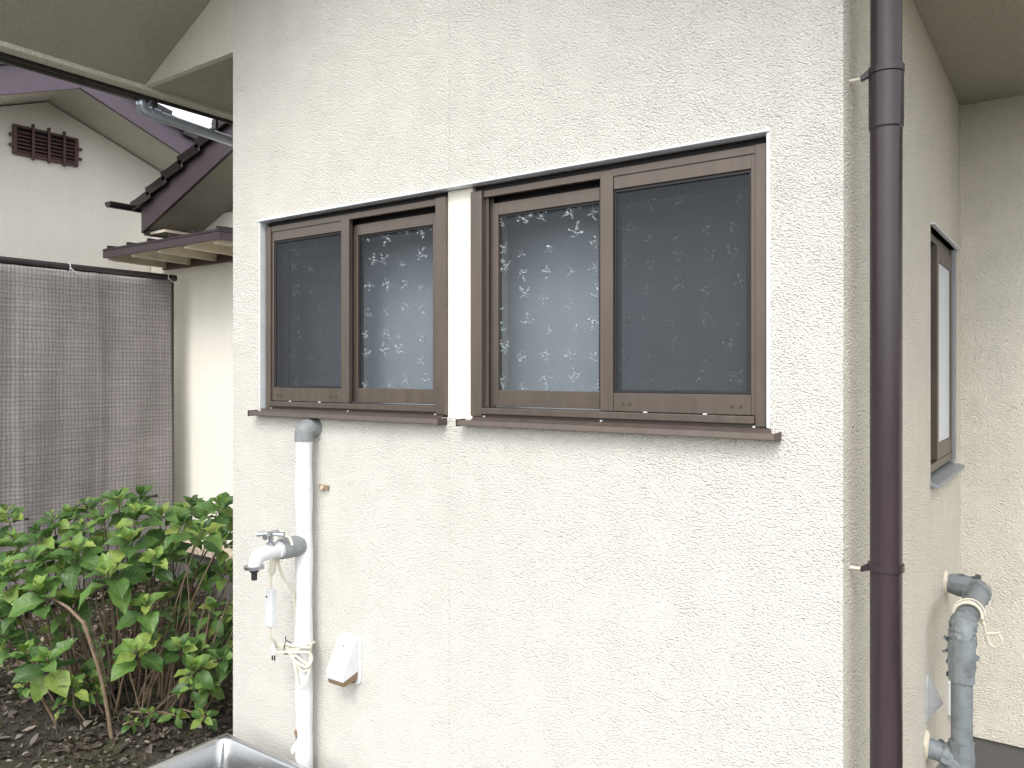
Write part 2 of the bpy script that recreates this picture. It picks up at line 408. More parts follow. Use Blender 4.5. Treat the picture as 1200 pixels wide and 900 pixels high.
# right side wall with its window opening (y 1.49..2.38)
SY0, SY1, SZ0, SZ1 = 1.50, 2.36, 1.185, 2.27
mb = MB(); ys = [.001, SY0, SY1, YB]; zs = [-.45, SZ0, SZ1, 3.5]
for i in range(3):
    for j in range(3):
        if i == 1 and j == 1: continue
        mb.add([(XR,ys[i],zs[j]),(XR,ys[i+1],zs[j]),(XR,ys[i+1],zs[j+1]),(XR,ys[i],zs[j+1])], [(0,1,2,3)])
for (a, b) in (((SY0,SZ0),(SY1,SZ0)), ((SY1,SZ0),(SY1,SZ1)), ((SY1,SZ1),(SY0,SZ1)), ((SY0,SZ1),(SY0,SZ0))):
    mb.add([(XR,a[0],a[1]),(XR,b[0],b[1]),(XR-.1,b[0],b[1]),(XR-.1,a[0],a[1])], [(0,1,2,3)])
mb.add([(XR-.1,SY0,SZ0),(XR-.1,SY1,SZ0),(XR-.1,SY1,SZ1),(XR-.1,SY0,SZ1)], [(0,1,2,3)])
part('side_wall', mb, 'stucco_side', H)
part('recessed_wall', MB().box(XR-.06, 6.0, YB, YB+.15, -.215, 3.4), 'stucco_side', H)
part('plinth', MB().box(XR+.001, 6.0, YB+.02, YB+.14, -.5, -.214), 'plinth', H)
# soffit boxes
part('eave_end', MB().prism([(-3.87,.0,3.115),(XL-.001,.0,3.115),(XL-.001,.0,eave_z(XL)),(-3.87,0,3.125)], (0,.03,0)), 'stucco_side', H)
part('eave_soffit', MB().box(-3.869, XL-.001, .031, 2.6, 3.117, 3.14), 'stucco_eave_shade', H)
part('soffit', MB().prism([(XR+.001,.0,3.04),(.25,0,3.04),(.25,0,3.16),(XR+.001,0,3.46)], (0,YB-.001,0)), 'stucco_eave_shade', H)
part('soffit', MB().box(.252, 6.0, 1.70, YB-.001, 3.04, 3.16), 'stucco_eave_shade', H)
# verge overhang (sloped boards over the gable)
def slope_l(x, dz=0): return eave_z(x)+dz
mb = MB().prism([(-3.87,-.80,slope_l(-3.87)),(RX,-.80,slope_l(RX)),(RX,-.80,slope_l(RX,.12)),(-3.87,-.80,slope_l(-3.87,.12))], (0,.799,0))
part('verge_soffit', mb, 'stucco_eave_shade', H)
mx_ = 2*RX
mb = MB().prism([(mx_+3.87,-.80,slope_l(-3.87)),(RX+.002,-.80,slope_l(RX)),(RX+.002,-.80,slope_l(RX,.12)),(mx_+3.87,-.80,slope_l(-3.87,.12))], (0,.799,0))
part('verge_soffit', mb, 'stucco_eave_shade', H)
part('fascia', MB().box(-3.95, -3.871, -.81, 2.6, 3.098, 3.28), 'stucco_side', H, bevel=.004)
part('drip_edge', MB().box(-3.958, -3.951, -.81, 2.6, 3.080, 3.25), 'gutter', H)
for s, nm in ((0, 'roof'), (1, 'roof')):
    pts = [(-4.0,-.84,slope_l(-4.0,.20)),(RX,-.84,slope_l(RX,.13)),(RX,-.84,slope_l(RX,.24)),(-4.0,-.84,slope_l(-4.0,.29))]
    if s: pts = [(mx_-p[0], p[1], p[2]) for p in pts]
    part(nm, MB().prism(pts, (0, 6.5, 0)), 'tile', H)
part('roof', MB().prism([(.30,1.60,3.17),(.30,5.5,4.9),(.30,5.5,5.0),(.30,1.60,3.27)], (5.7,0,0)), 'tile', H)
# edge trim round the window opening
part('head_shade_strip', MB().box(OX0+.005, OX1-.004, .045, .098, 2.2985, OZ1-.005), 'gasket', H)  # black strip standing in for the shadow under the head trim
part('edge_trim', MB().box(OX0-.006, OX1+.006, -.012, .03, OZ1-.004, OZ1+.003), 'trim', H, bevel=.002)
part('edge_trim', MB().box(OX0-.004, OX0+.004, -.004, .03, OZ0+.01, OZ1-.005), 'trim', H)
part('edge_trim', MB().box(OX1-.003, OX1+.006, -.004, .03, OZ0+.01, OZ1-.005), 'trim', H)
part('pillar', MB().box(-1.880, -1.766, .026, .245, OZ0, OZ1-.006), 'pillar', H)

# ------------------------------------------------------------------ the two front windows
def front_window(x0, x1, right_screen, label):
    W = x1-x0
    X = (lambda a: x1-a) if right_screen else (lambda a: x0+a)
    def bx(mb, a0, a1, d0, d1, z0, z1): return mb.box(X(a0), X(a1), d0, d1, z0, z1)
    k = W/1.05
    # the outer frame itself: jambs, head, bottom track
    mb = MB()
    bx(mb, 0, .032, .018, .098, 1.500, 2.297)
    bx(mb, W-.050, W, .012, .098, 1.500, 2.297)
    bx(mb, .032, W-.050, .022, .036, 2.272, 2.297)
    bx(mb, .032, W-.050, .036, .098, 2.284, 2.297)
    bx(mb, .032, W-.050, .010, .098, 1.508, 1.530)
    fr = part('window', mb, 'frame', H, bevel=.0022, label=label)
    sub = lambda nm, mb, mat, **kw: part(nm, mb, mat, fr, **kw)
    sub('sill_riser', bx(MB(), .004, W-.004, .024, .097, 1.4885, 1.5075), 'frame_dark')
    # channel fins beside the sash (far jamb)
    sub('track_fin', bx(MB(), W-.064, W-.0505, .034, .040, 1.531, 2.283), 'frame', bevel=.001)
    sub('track_fin', bx(MB(), W-.072, W-.0505, .052, .058, 1.531, 2.283), 'frame', bevel=.001)
    sub('track_fin', bx(MB(), W-.0505, W-.0485, .030, .094, 1.531, 2.283), 'frame_dark')
    # dark back of the head channel
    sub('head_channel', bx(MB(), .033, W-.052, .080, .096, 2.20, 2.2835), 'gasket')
    # visible glazed sash
    c = .53*k
    sub('sash_stile', bx(MB(), W-.095, W-.0725, .050, .074, 1.536, 2.254), 'frame', bevel=.0018)
    sub('sash_stile', bx(MB(), c-.045, c+.018, .052, .074, 1.536, 2.254), 'frame', bevel=.0018)
    sub('sash_rail', bx(MB(), c+.018, W-.095, .050, .074, 2.210, 2.254), 'frame', bevel=.0018)
    sub('sash_rail', bx(MB(), c+.018, W-.095, .050, .074, 1.536, 1.592), 'frame', bevel=.0018)
    sub('glass_pane', bx(MB(), c+.0185, W-.0955, .062, .068, 1.5925, 2.2095), 'glass')
    sub('gasket', bx(bx(MB(), c+.0185, W-.0955, .056, .0615, 2.203, 2.2095), c+.0185, c+.024, .056, .0615, 1.593, 2.2025), 'gasket')
    # second sash, seen through the insect screen
    sub('sash_stile', bx(MB(), .034, .078, .076, .094, 1.536, 2.282), 'frame_dark', bevel=.0015)
    sub('sash_stile', bx(MB(), c-.040, c+.010, .076, .094, 1.536, 2.19), 'frame_dark', bevel=.0015)
    sub('sash_rail', bx(MB(), .078, c-.040, .076, .094, 2.226, 2.282), 'frame_dark', bevel=.0015)
    sub('sash_rail', bx(MB(), .078, c-.040, .076, .094, 1.536, 1.585), 'frame_dark', bevel=.0015)
    sub('glass_pane', bx(MB(), .0785, c-.0405, .083, .088, 1.5855, 2.2255), 'glass')
    # insect screen in the outer track
    sub('screen_stile', bx(MB(), .0335, .046, .026, .042, 1.532, 2.294), 'frame', bevel=.0016)
    sub('screen_stile', bx(MB(), c-.046, c, .020, .042, 1.5315, 2.294), 'frame', bevel=.0025)
    sub('screen_rail', bx(MB(), .046, c-.046, .026, .042, 2.232, 2.294), 'frame', bevel=.0016)
    sub('screen_rail', bx(MB(), .046, c-.046, .024, .042, 1.532, 1.590), 'frame', bevel=.0016)
    m2 = MB(); a0, a1, z0, z1 = .0465, c-.0465, 1.5905, 2.2315
    bx(m2, a0, a1, .031, .041, z0, z0+.009); bx(m2, a0, a1, .031, .041, z1-.009, z1)
    bx(m2, a0, a0+.007, .031, .041, z0+.0095, z1-.0095); bx(m2, a1-.007, a1, .031, .041, z0+.0095, z1-.0095)
    sub('screen_spline', m2, 'gasket', bevel=.0012)
    sub('screen_mesh', bx(MB(), a0+.007, a1-.007, .0355, .0365, z0+.009, z1-.009), 'screen')
    for a in (.075, .10, c-.105, c-.08):
        sub('screw', MB().tube([(X(a), .0205, 1.556), (X(a), .026, 1.556)], .0042, 8), 'frame_dark')
    for a in (.17, c-.17):
        sub('stop_clip', bx(MB(), a, a+.012, .0085, .012, 1.5305, 1.5345), 'white_plastic')
    for a in (.035, .5*W, W-.055):
        sub('screw', MB().tube([(X(a), .018, 1.499), (X(a), .026, 1.499)], .0042, 8), 'trim')
    # projecting sill with a dripping lip, ends past the frame
    e0, e1 = (-.045, W+.012) if right_screen else (-.030, W+.016)
    xa, xb = sorted((X(e0), X(e1)))
    prof = [(xa,.012,1.487),(xa,-.018,1.483),(xa,-.046,1.4885),(xa,-.050,1.470),(xa,-.044,1.468),(xa,.012,1.466)]
    sub('sill', MB().prism(prof, (xb-xa,0,0)), 'frame', bevel=.0015)
    sub('sill_upstand', MB().prism([(xa+.035,-.018,1.4845),(xa+.035,.011,1.488),(xa+.035,.011,1.4985),(xa+.035,-.004,1.497)], (xb-xa-.06,0,0)), 'frame_dark', bevel=.001)
    for q in (-1, 1):
        xx = xa if q < 0 else xb
        sub('sill_end_cap', MB().box(xx-.003 if q < 0 else xx, xx if q < 0 else xx+.003, -.052, .0, 1.465, 1.4905), 'frame_dark', bevel=.001)
    return fr
front_window(-2.925, -1.881, False, 'left window of the front wall, screen on its left half')
front_window(-1.765, -.713, True, 'right window of the front wall, screen on its right half')

# side window (faces +x)
xw = XR
def sb(mb, y0, y1, d0, d1, z0, z1): return mb.box(xw-d0, xw-d1, y0, y1, z0, z1)
mb = MB()
sb(mb, SY0+.002, SY0+.035, .02, .098, SZ0+.04, SZ1-.004); sb(mb, SY1-.090, SY1-.070, .012, .098, SZ0+.04, SZ1-.004)
sb(mb, SY0+.035, SY1-.090, .02, .098, SZ1-.04, SZ1-.004); sb(mb, SY0+.035, SY1-.090, .012, .098, SZ0+.04, SZ0+.075)
sw = part('window', mb, 'frame', H, bevel=.002, label='narrow window seen edge-on in the side wall')
part('sash_stile', sb(MB(), SY0+.037, SY0+.289, .050, .07, SZ0+.077, SZ1-.042), 'frame_dark', sw, bevel=.002)
part('sash_stile', sb(MB(), SY0+.29, SY0+.335, .012, .07, SZ0+.077, SZ1-.042), 'frame', sw, bevel=.002)
part('sash_rail', sb(MB(), SY0+.335, SY1-.091, .014, .045, SZ0+.077, SZ0+.15), 'frame', sw, bevel=.002)
part('sash_rail', sb(MB(), SY0+.335, SY1-.091, .014, .045, SZ1-.11, SZ1-.042), 'frame', sw, bevel=.002)
part('glass_pane', sb(MB(), SY0+.336, SY1-.092, .022, .030, SZ0+.151, SZ1-.111), 'glass_side_sky', sw)
part('reveal_lining', sb(MB(), SY1-.068, SY1-.001, .002, .098, SZ0+.04, SZ1-.002), 'grey_blue', sw)
part('head_flashing', sb(MB(), SY0-.01, SY1+.01, -.018, .03, SZ1, SZ1+.008), 'trim', sw, bevel=.002)
pr = [(xw-.098,SY0-.02,SZ0+.039),(xw+.032,SY0-.02,SZ0+.004),(xw+.034,SY0-.02,SZ0-.010),(xw-.098,SY0-.02,SZ0+.024)]
part('sill', MB().prism(pr, (0,SY1-SY0+.05,0)), 'grey_blue', sw, bevel=.002)

# ------------------------------------------------------------------ downpipe on the right corner
px_, py_ = -.417, .085
DP = root('downpipe', (px_, py_, -.45), 'glossy dark brown round downpipe standing off the corner of the stucco house', 'downpipe')
part('pipe', MB().tube([(px_,py_,-.45),(px_,py_,2.30)], .0395, 32), 'pipe_brown', DP, smooth=True)
part('pipe', MB().tube([(px_,py_,2.315),(px_,py_,3.04)], .0385, 32), 'pipe_brown', DP, smooth=True)
part('coupling', MB().tube([(px_,py_,2.295),(px_,py_,2.30),(px_,py_,2.44),(px_,py_,2.445)], [.0395,.0425,.0425,.039], 32), 'pipe_brown', DP, smooth=True)
for z in (2.452, 1.14):
    b = part('bracket', MB().tube([(px_,py_,z-.010),(px_,py_,z-.009),(px_,py_,z+.009),(px_,py_,z+.010)], [.040,.0445,.0445,.040], 32), 'pipe_brown', DP, smooth=True)
    part('bracket_arm', MB().tube([(XR-.005,py_-.012,z-.012),(XR+.03,py_-.012,z-.012)], .0045, 8), 'cord', b, smooth=True)
    part('bracket_lug', MB().prism([(XR+.028,py_-.02,z-.02),(px_-.035,py_-.02,z-.012),(px_-.035,py_-.02,z+.010),(XR+.028,py_-.02,z-.006)], (0,.016,0)), 'pipe_brown', b, bevel=.002)

# ------------------------------------------------------------------ white wrapped water pipe with tap
wx, wy = -2.572, -.062
WP = root('water_pipe', (wx, wy, -.45), 'white taped water pipe rising the front wall with an outdoor tap', 'pipe')
zz = [-.45 + i*.06 for i in range(32)]; zz = [z for z in zz if z < 1.395]+[1.40]
prng = random.Random(5)
mb = MB().tube([(wx+.0015*math.sin(z*9), wy, z) for z in zz], [.034+.0018*math.sin(z*23)+(.003 if .52 < z < .62 else 0) for z in zz], 20, jit=.05, rng=prng)
wpipe = part('pipe', mb, 'white_pvc', WP, smooth=True)
# peeling flap and rust spot near the bottom
part('torn_flap', MB().prism([(wx-.031,wy-.018,.15),(wx-.047,wy-.030,.118),(wx-.040,wy-.028,.10),(wx-.030,wy-.019,.12)], (.004,-.003,0)), 'white_pvc', wpipe)
mb = MB(); c0 = Vector((wx-.010, wy-.0335, .19)); ring = [c0+Vector((.018*math.cos(a)*s, -.0012+.006*abs(math.cos(a)), .020*math.sin(a)*s)) for a, s in [(i*.785, (1, .7, 1.1, .8, 1, .6, 1.1, .9)[i]) for i in range(8)]]
mb.add([c0+Vector((0,-.003,0))]+ring, [(0, i+1, (i+1) % 8+1) for i in range(8)])
part('bare_patch', mb, 'brown_plastic', wpipe)
# taped elbow into the wall
mb = MB().tube(rounded([(wx,wy,1.375),(wx,wy,1.425),(wx,.004,1.430)], .03), .038, 18, jit=.10, rng=prng)
part('taped_elbow', mb, 'tape', WP, smooth=True)
# saddle clip
mb = MB().box(wx+.030, wx+.085, -.012, -.004, 1.175, 1.195)
part('pipe_clip', mb, 'rust', WP, bevel=.002)
part('screw', MB().tube([(wx+.055,-.0125,1.185),(wx+.055,-.019,1.187)], .010, 10), 'brick', WP)
# tap: taped stub, body, spout, handle
tz = .955
part('taped_stub', MB().tube([(wx,wy-.02,tz),(wx,wy-.05,tz),(wx,wy-.085,tz),(wx,wy-.118,tz)], [.040,.043,.042,.039], 18, jit=.06, rng=prng), 'tape', WP, smooth=True)
by = wy-.118
tap = part('tap_body', MB().tube([(wx,by+.01,tz),(wx,by-.012,tz),(wx,by-.016,tz),(wx,by-.06,tz),(wx,by-.10,tz-.006)], [.033,.033,.026,.030,.027], 18), 'white_plastic', WP, smooth=True)
part('spout', MB().tube(rounded([(wx,by-.05,tz),(wx,by-.112,tz-.004),(wx,by-.122,tz-.055)], .028), [.027]*4+[.026]*3+[.024], 16), 'white_plastic', tap, smooth=True)
part('spout_collar', MB().tube([(wx,by-.122,tz-.040),(wx,by-.122,tz-.052)], .037, 18), 'chrome', tap, smooth=True)
part('hose_nipple', MB().tube([(wx,by-.122,tz-.0525),(wx,by-.122,tz-.064),(wx,by-.122,tz-.066),(wx,by-.122,tz-.095)], [.017,.017,.012,.011], 14), 'gasket', tap, smooth=True)
part('handle_stem', MB().tube([(wx,by-.045,tz+.015),(wx,by-.045,tz+.035),(wx,by-.045,tz+.036),(wx,by-.045,tz+.062)], [.018,.016,.009,.009], 12), 'chrome', tap, smooth=True)
mb = MB()
for k in range(2):
    a = .5+k*math.pi/2; dx, dy = .055*math.cos(a), .055*math.sin(a)
    mb.tube([(wx-dx,by-.045-dy,tz+.066),(wx-dx*.4,by-.045-dy*.4,tz+.069),(wx+dx*.4,by-.045+dy*.4,tz+.069),(wx+dx,by-.045+dy,tz+.066)], [.011,.008,.008,.011], 8)
mb.tube([(wx,by-.045,tz+.058),(wx,by-.045,tz+.078)], .013, 12)
part('cross_handle', mb, 'chrome', tap, smooth=True)

# heater cord hung on the tap stub and wound round the pipe
CD = root('heater_cord', (wx, wy, .5), 'ivory electric cord with plug and white box, wound round the white pipe', 'cord')
path = [(wx+.036,by+.03,tz+.015),(wx+.02,by+.03,tz+.042),(wx-.012,by+.03,tz+.045),(wx-.030,by+.012,tz+.02),(wx-.036,by+.03,tz-.10),(wx-.040,wy-.02,.75),(wx-.041,wy-.01,.60),(wx-.040,wy-.015,.545),
        (wx-.02,wy-.042,.535),(wx+.02,wy-.040,.545),(wx+.044,wy-.005,.56),(wx+.02,wy+.036,.55),(wx-.03,wy+.03,.54),(wx-.042,wy-.01,.53),(wx-.01,wy-.044,.525),(wx+.03,wy-.038,.50),(wx+.048,wy-.012,.47),(wx+.03,wy-.034,.455),(wx-.01,wy-.043,.50),
        (wx-.044,wy-.022,.535),(wx-.06,wy-.045,.54),(wx-.085,wy-.06,.53),(wx-.10,wy-.065,.525)]
part('cable', MB().tube(smooth_path(path, 6), .0058, 8), 'cord', CD, smooth=True)
path = [(wx-.042,wy-.012,.535),(wx-.01,wy-.046,.515),(wx+.012,wy-.048,.44),(wx+.026,wy-.045,.395),(wx+.046,wy-.030,.41),(wx+.05,wy-.015,.46),(wx+.046,wy-.008,.53),(wx+.05,wy-.01,.565),(wx+.02,wy-.046,.545),(wx-.04,wy-.035,.53),(wx-.075,wy-.06,.545),(wx-.10,wy-.065,.52)]
part('cable', MB().tube(smooth_path(path, 6), .0058, 8), 'cord', CD, smooth=True)
path = [(wx-.05,wy-.03,.53),(wx-.02,wy-.050,.525),(wx+.03,wy-.048,.535),(wx+.055,wy-.02,.53),(wx+.06,wy-.01,.50),(wx+.05,wy-.03,.475),(wx+.01,wy-.052,.495),(wx-.04,wy-.045,.52),(wx-.085,wy-.065,.515),(wx-.095,wy-.066,.53),(wx-.06,wy-.05,.55),(wx-.02,wy-.048,.552),(wx+.04,wy-.044,.557),(wx+.058,wy-.018,.55)]
part('cable', MB().tube(smooth_path(path, 6), .0058, 8), 'cord', CD, smooth=True)
path = [(wx-.038,by+.02,tz-.045),(wx-.046,by+.0,tz-.075),(wx-.044,by-.01,tz-.12),(wx-.046,by-.01,tz-.16)]
part('cable', MB().tube(smooth_path(path, 5), .0048, 8), 'cord', CD, smooth=True)
part('thermostat_sleeve', MB().tube([(wx-.042,by+.004,tz-.030),(wx-.043,by+.0,tz-.04),(wx-.044,by-.006,tz-.095),(wx-.045,by-.008,tz-.11)], [.010,.015,.014,.006], 12), 'cord', CD, smooth=True)
bxm = part('inline_box', MB().box(wx-.066, wx-.026, by-.024, by+.004, tz-.31, tz-.16), 'white_plastic', CD, bevel=.006, seg=3)
part('screw', MB().tube([(wx-.054,by-.0235,tz-.19),(wx-.054,by-.026,tz-.19)], .004, 8), 'gasket', bxm)
path = [(wx-.050,by-.01,tz-.31),(wx-.056,by-.005,tz-.35),(wx-.060,by+.02,tz-.38),(wx-.09,wy-.07,.535)]
part('cable', MB().tube(smooth_path(path, 5), .0048, 8), 'cord', CD, smooth=True)
pl = part('plug', MB().tube([(wx-.098,wy-.066,.545),(wx-.100,wy-.068,.535),(wx-.104,wy-.070,.505)], [.008,.013,.012], 10), 'white_plastic', CD, smooth=True)
for s in (-1, 1):
    part('prong', MB().box(wx-.104+s*.007-.0015, wx-.104+s*.007+.0015, wy-.073, wy-.067, .480, .506), 'frame_dark', pl)
part('wire_tie', MB().tube(smooth_path([(wx-.052,wy-.05,.565),(wx-.055,wy-.055,.54),(wx-.058,wy-.05,.51),(wx-.048,wy-.03,.515),(wx-.045,wy-.03,.55),(wx-.052,wy-.05,.568),(wx-.045,wy-.055,.585)], 4), .002, 6), 'gasket', CD)

# ------------------------------------------------------------------ white hood vent on the front wall
VH = root('hood_vent', (-2.36, 0, .43), 'small white plastic hood vent with brown mouth on the front wall beside the pipe', 'vent')
vx0, vx1, vz0, vz1 = -2.412, -2.300, .425, .612
mb = MB(); n = 6
poly = []
for cx_, cz_, a0 in ((vx1-.02, vz0+.02, -90), (vx1-.02, vz1-.02, 0), (vx0+.02, vz1-.02, 90), (vx0+.02, vz0+.02, 180)):
    for i in range(n+1):
        a = R(a0+90*i/n); poly.append((cx_+.02*math.cos(a), -.010, cz_+.02*math.sin(a)))
part('back_plate', mb.prism(poly, (0, .012, 0)), 'white_plastic', VH, bevel=.002)
hx0, hx1 = vx0+.006, vx1-.010
sec = [(-.010,vz1-.006),(-.028,vz1-.010),(-.094,vz0+.060),(-.090,vz0+.030),(-.010,vz0+.052)]
mb = MB().prism([(hx0,y,z) for y, z in sec[:3]+[sec[3]]+[sec[4]]], (hx1-hx0,0,0))
hood = part('hood', mb, 'white_plastic', VH, bevel=.004, seg=3)
sec2 = [(-.086,vz0+.0305),(-.012,vz0+.051),(-.012,vz0+.022),(-.082,vz0+.012)]
part('mouth', MB().prism([(hx0+.004,y,z-.001) for y, z in sec2], (hx1-hx0-.008,0,0)), 'brown_plastic', VH, bevel=.001)
part('screw', MB().tube([(.5*(hx0+hx1),-.044,vz1-.034),(.5*(hx0+hx1),-.048,vz1-.030)], .004, 8), 'grey_plastic', hood)
part('drain_nub', MB().tube([(vx1-.035,-.012,vz0+.022),(vx1-.035,-.016,vz0+.004)], .006, 8), 'gasket', VH)

# ------------------------------------------------------------------ grey taped pipe at the right
GP = root('taped_pipe', (-.378, 1.377, -.45), 'blue-grey taped pipe bending into the side wall at two places', 'pipe')
grng = random.Random(8)
gp = (-.378, 1.377)
pts = rounded([(XR-.01,1.377,.135),(-.378,1.377,.120),(-.378,1.377,-.45)], .05)
mb = MB().tube([(gp[0],gp[1],-.45+i*.06) for i in range(18)]+[(gp[0],gp[1],.64)], .0385, 22, jit=.035, rng=grng)
gpo = part('riser', mb, 'tape_r', GP, smooth=True)
def ragged(pts, r, n=20, j=.16):
    k = len(pts); return MB().tube(pts, [r*(1+grng.uniform(-.05, .07)) for _ in range(k)], n, jit=j, rng=grng)
def dens(pts, m=4):
    P = [Vector(p) for p in pts]; out = []
    for a, b in zip(P, P[1:]):
        for i in range(m): out.append(a.lerp(b, i/m))
    return out+[P[-1]]
up = rounded([(gp[0],gp[1],.50),(gp[0],gp[1],.655),(-.362,1.90,.675)], .06, 8)
part('taped_elbow', ragged(dens([(gp[0],gp[1],.44)]+up[:10], 2), .0465, 28, .17), 'tape_r', GP, smooth=True)
run = rounded([(-.372,1.52,.661),(-.362,1.92,.678),(XR-.01,1.935,.690)], .05, 6)
part('top_run', ragged(dens(run, 2), .040, 20, .06), 'tape_r', GP, smooth=True)
part('taped_bend', ragged(dens(rounded([(-.364,1.84,.675),(-.362,1.925,.678),(XR+.02,1.935,.690)], .045, 6), 2), .0455, 24, .20), 'tape_r', GP, smooth=True)
part('bottom_branch', ragged(dens([(XR-.01,1.377,.150),(-.44,1.377,.135),(-.378,1.377,.12)], 5), .038, 20, .10), 'tape_r', GP, smooth=True)
part('taped_tee', ragged(dens([(-.445,1.377,.135),(-.41,1.377,.125),(-.375,1.377,.10)], 4), .0465, 24, .20), 'tape_r', GP, smooth=True)
part('taped_tee', ragged(dens([(gp[0],gp[1],.20),(gp[0],gp[1],-.02)], 7), .045, 24, .15), 'tape_r', GP, smooth=True)
for k in range(40):                                # loose flags of torn tape along the wraps
    base_, nrm = (Vector((gp[0], gp[1], grng.uniform(.45, .60))), None) if k < 16 else ((Vector((grng.uniform(-.47, -.38), 1.377, .13)), None) if k < 28 else (Vector((grng.uniform(-.47, -.36), 1.93, .682)), None))
    a = grng.uniform(0, 6.28)
    if k < 16: d = Vector((math.cos(a), math.sin(a), 0)); tdir = Vector((-math.sin(a), math.cos(a), grng.uniform(-1, 1))).normalized()
    else: d = Vector((0, math.cos(a), math.sin(a))); tdir = Vector((grng.uniform(-1, 1), -math.sin(a), math.cos(a))).normalized()
    p0 = base_+d*.043; L = grng.uniform(.02, .05)
    p1 = p0+tdir*L; lift = d*grng.uniform(.003, .010)
    side = d.cross(tdir)*grng.uniform(.006, .016)
    part('torn_tape', MB().add([p0-side, p0+side, p1+side*.3+lift, p1-side+lift*.6, (p0+p1)/2+d*.008+side*.8], [(0,1,4),(0,4,3),(4,2,3)]), 'tape_r', GP)
# sealant collars at the wall
for (y_, z_) in ((1.377, .15), (1.935, .69)):
    part('sealant_collar', MB().tube([(XR-.002,y_,z_),(XR+.006,y_,z_),(XR+.014,y_,z_)], [.056,.052,.040], 18, jit=.25, rng=grng), 'rafter', GP, smooth=True)
WR = root('white_wire', (-.37, 1.6, .66), 'white wire looped round the grey taped pipe below its upper bend', 'wire')
loops = []
for i in range(34):
    a = i*.55; t = i/33
    loops.append((-.370+.050*math.cos(a)+.004*math.sin(i), 1.50+.055*t+.010*math.sin(a*1.3), .662+.054*math.sin(a)))
tail = [(-.318,1.53,.64),(-.310,1.54,.60),(-.300,1.55,.555),(-.275,1.55,.545),(-.255,1.55,.575),(-.275,1.55,.60),(-.31,1.54,.595),(-.262,1.545,.605)]
for q in range(2):
    part('wire_turn', MB().tube([(-.371+(.053+.004*q)*math.cos(R(a)), 1.515+.040*q+.012*math.sin(R(a*1.5)), .662+(.056+.003*q)*math.sin(R(a))) for a in range(0, 361, 20)], .0038, 7), 'cord', WR, smooth=True)
part('wire_strand', MB().tube(smooth_path(loops+tail, 3), .0055, 7), 'cord', WR, smooth=True)

# grey cable hood and white box on the side wall
SH = root('cable_hood', (XR, 1.42, .25), 'small grey pointed hood cover low on the shaded side wall', 'vent')
poly = [(1.372,.245),(1.362,.30),(1.362,.40),(1.375,.435),(1.40,.440),(1.45,.40),(1.50,.345),(1.52,.325),(1.48,.30),(1.44,.26),(1.42,.24)]
part('cover_plate', MB().prism([(XR-.002,y,z) for y, z in poly], (.012,0,0)), 'grey_plastic', SH, bevel=.003)
mb = MB()
ctr = (XR+.055, 1.44, .31)
ring = [(XR+.010, 1.43+(y-1.43)*.86, .34+(z-.34)*.86) for y, z in poly]
mb.add([ctr]+ring, [(0, i+1, (i+1) % len(ring)+1) for i in range(len(ring))])
part('hood_bulge', mb, 'grey_plastic', SH)
WB = root('switch_box', (XR, 2.15, .05), 'small white plastic box on the side wall behind the grey pipe', 'box')
part('box_body', MB().box(XR-.002, XR+.040, 2.03, 2.11, .04, .20), 'white_plastic', WB, bevel=.006)
part('box_label', MB().box(XR+.041, XR+.043, 2.045, 2.095, .15, .185), 'gutter_grey', WB)
SS = part('sealant_strip', MB().box(XR-.002, XR+.003, 1.90, 1.925, .985, 1.12), 'rafter', None, bevel=.001)
tag(SS, 'thin pale sealant strip on the side wall below the narrow window', 'strip')

# ------------------------------------------------------------------ gutter and drop pipe on the left eave
EG = root('eave_gutter', (-4.0, 0, 3.1), 'dark gutter under the left eave with a grey pipe running back from it', 'gutter')
sec = [(math.cos(R(a)), math.sin(R(a))) for a in range(180, 361, 20)]
def half_gutter(x, y0, y1, z, r, th=.004):
    o = [(x+r*c, z+r*s) for c, s in sec]; i_ = [(x+(r-th)*c, z+(r-th)*s) for c, s in sec][::-1]
    return MB().prism([(a, y0, b) for a, b in o+i_], (0, y1-y0, 0))
part('gutter', half_gutter(-4.005, -.83, .075, 3.125, .052), 'gutter', EG, smooth=True)
part('gutter_lip', MB().tube([(-3.952,-.83,3.126),(-3.952,.075,3.126)], .006, 8), 'gutter', EG, smooth=True)
part('gutter_end', MB().prism([(-4.005+.053*c, .076, 3.125+.053*s) for c, s in sec], (0,.006,0)), 'gutter', EG)
part('drop_pipe', MB().tube(rounded([(-4.0,.052,3.085),(-4.0,.052,3.030),(-4.0,.68,2.993),(-4.0,1.5,2.95)], .045, 6), .028, 16), 'gutter_grey', EG, smooth=True)
part('pipe_socket', MB().tube([(-4.0,.098,3.0295),(-4.0,.15,3.0265)], .032, 16), 'gutter_grey', EG, smooth=True)
mb = MB().box(-4.03, -3.955, .30, .315, 3.03, 3.12)
part('pipe_hanger', MB().box(-3.99, -3.952, .46, .475, 3.03, 3.085), 'gutter', EG)
part('pipe_hanger', MB().box(-3.99, -3.952, .10, .115, 3.055, 3.085), 'gutter', EG)

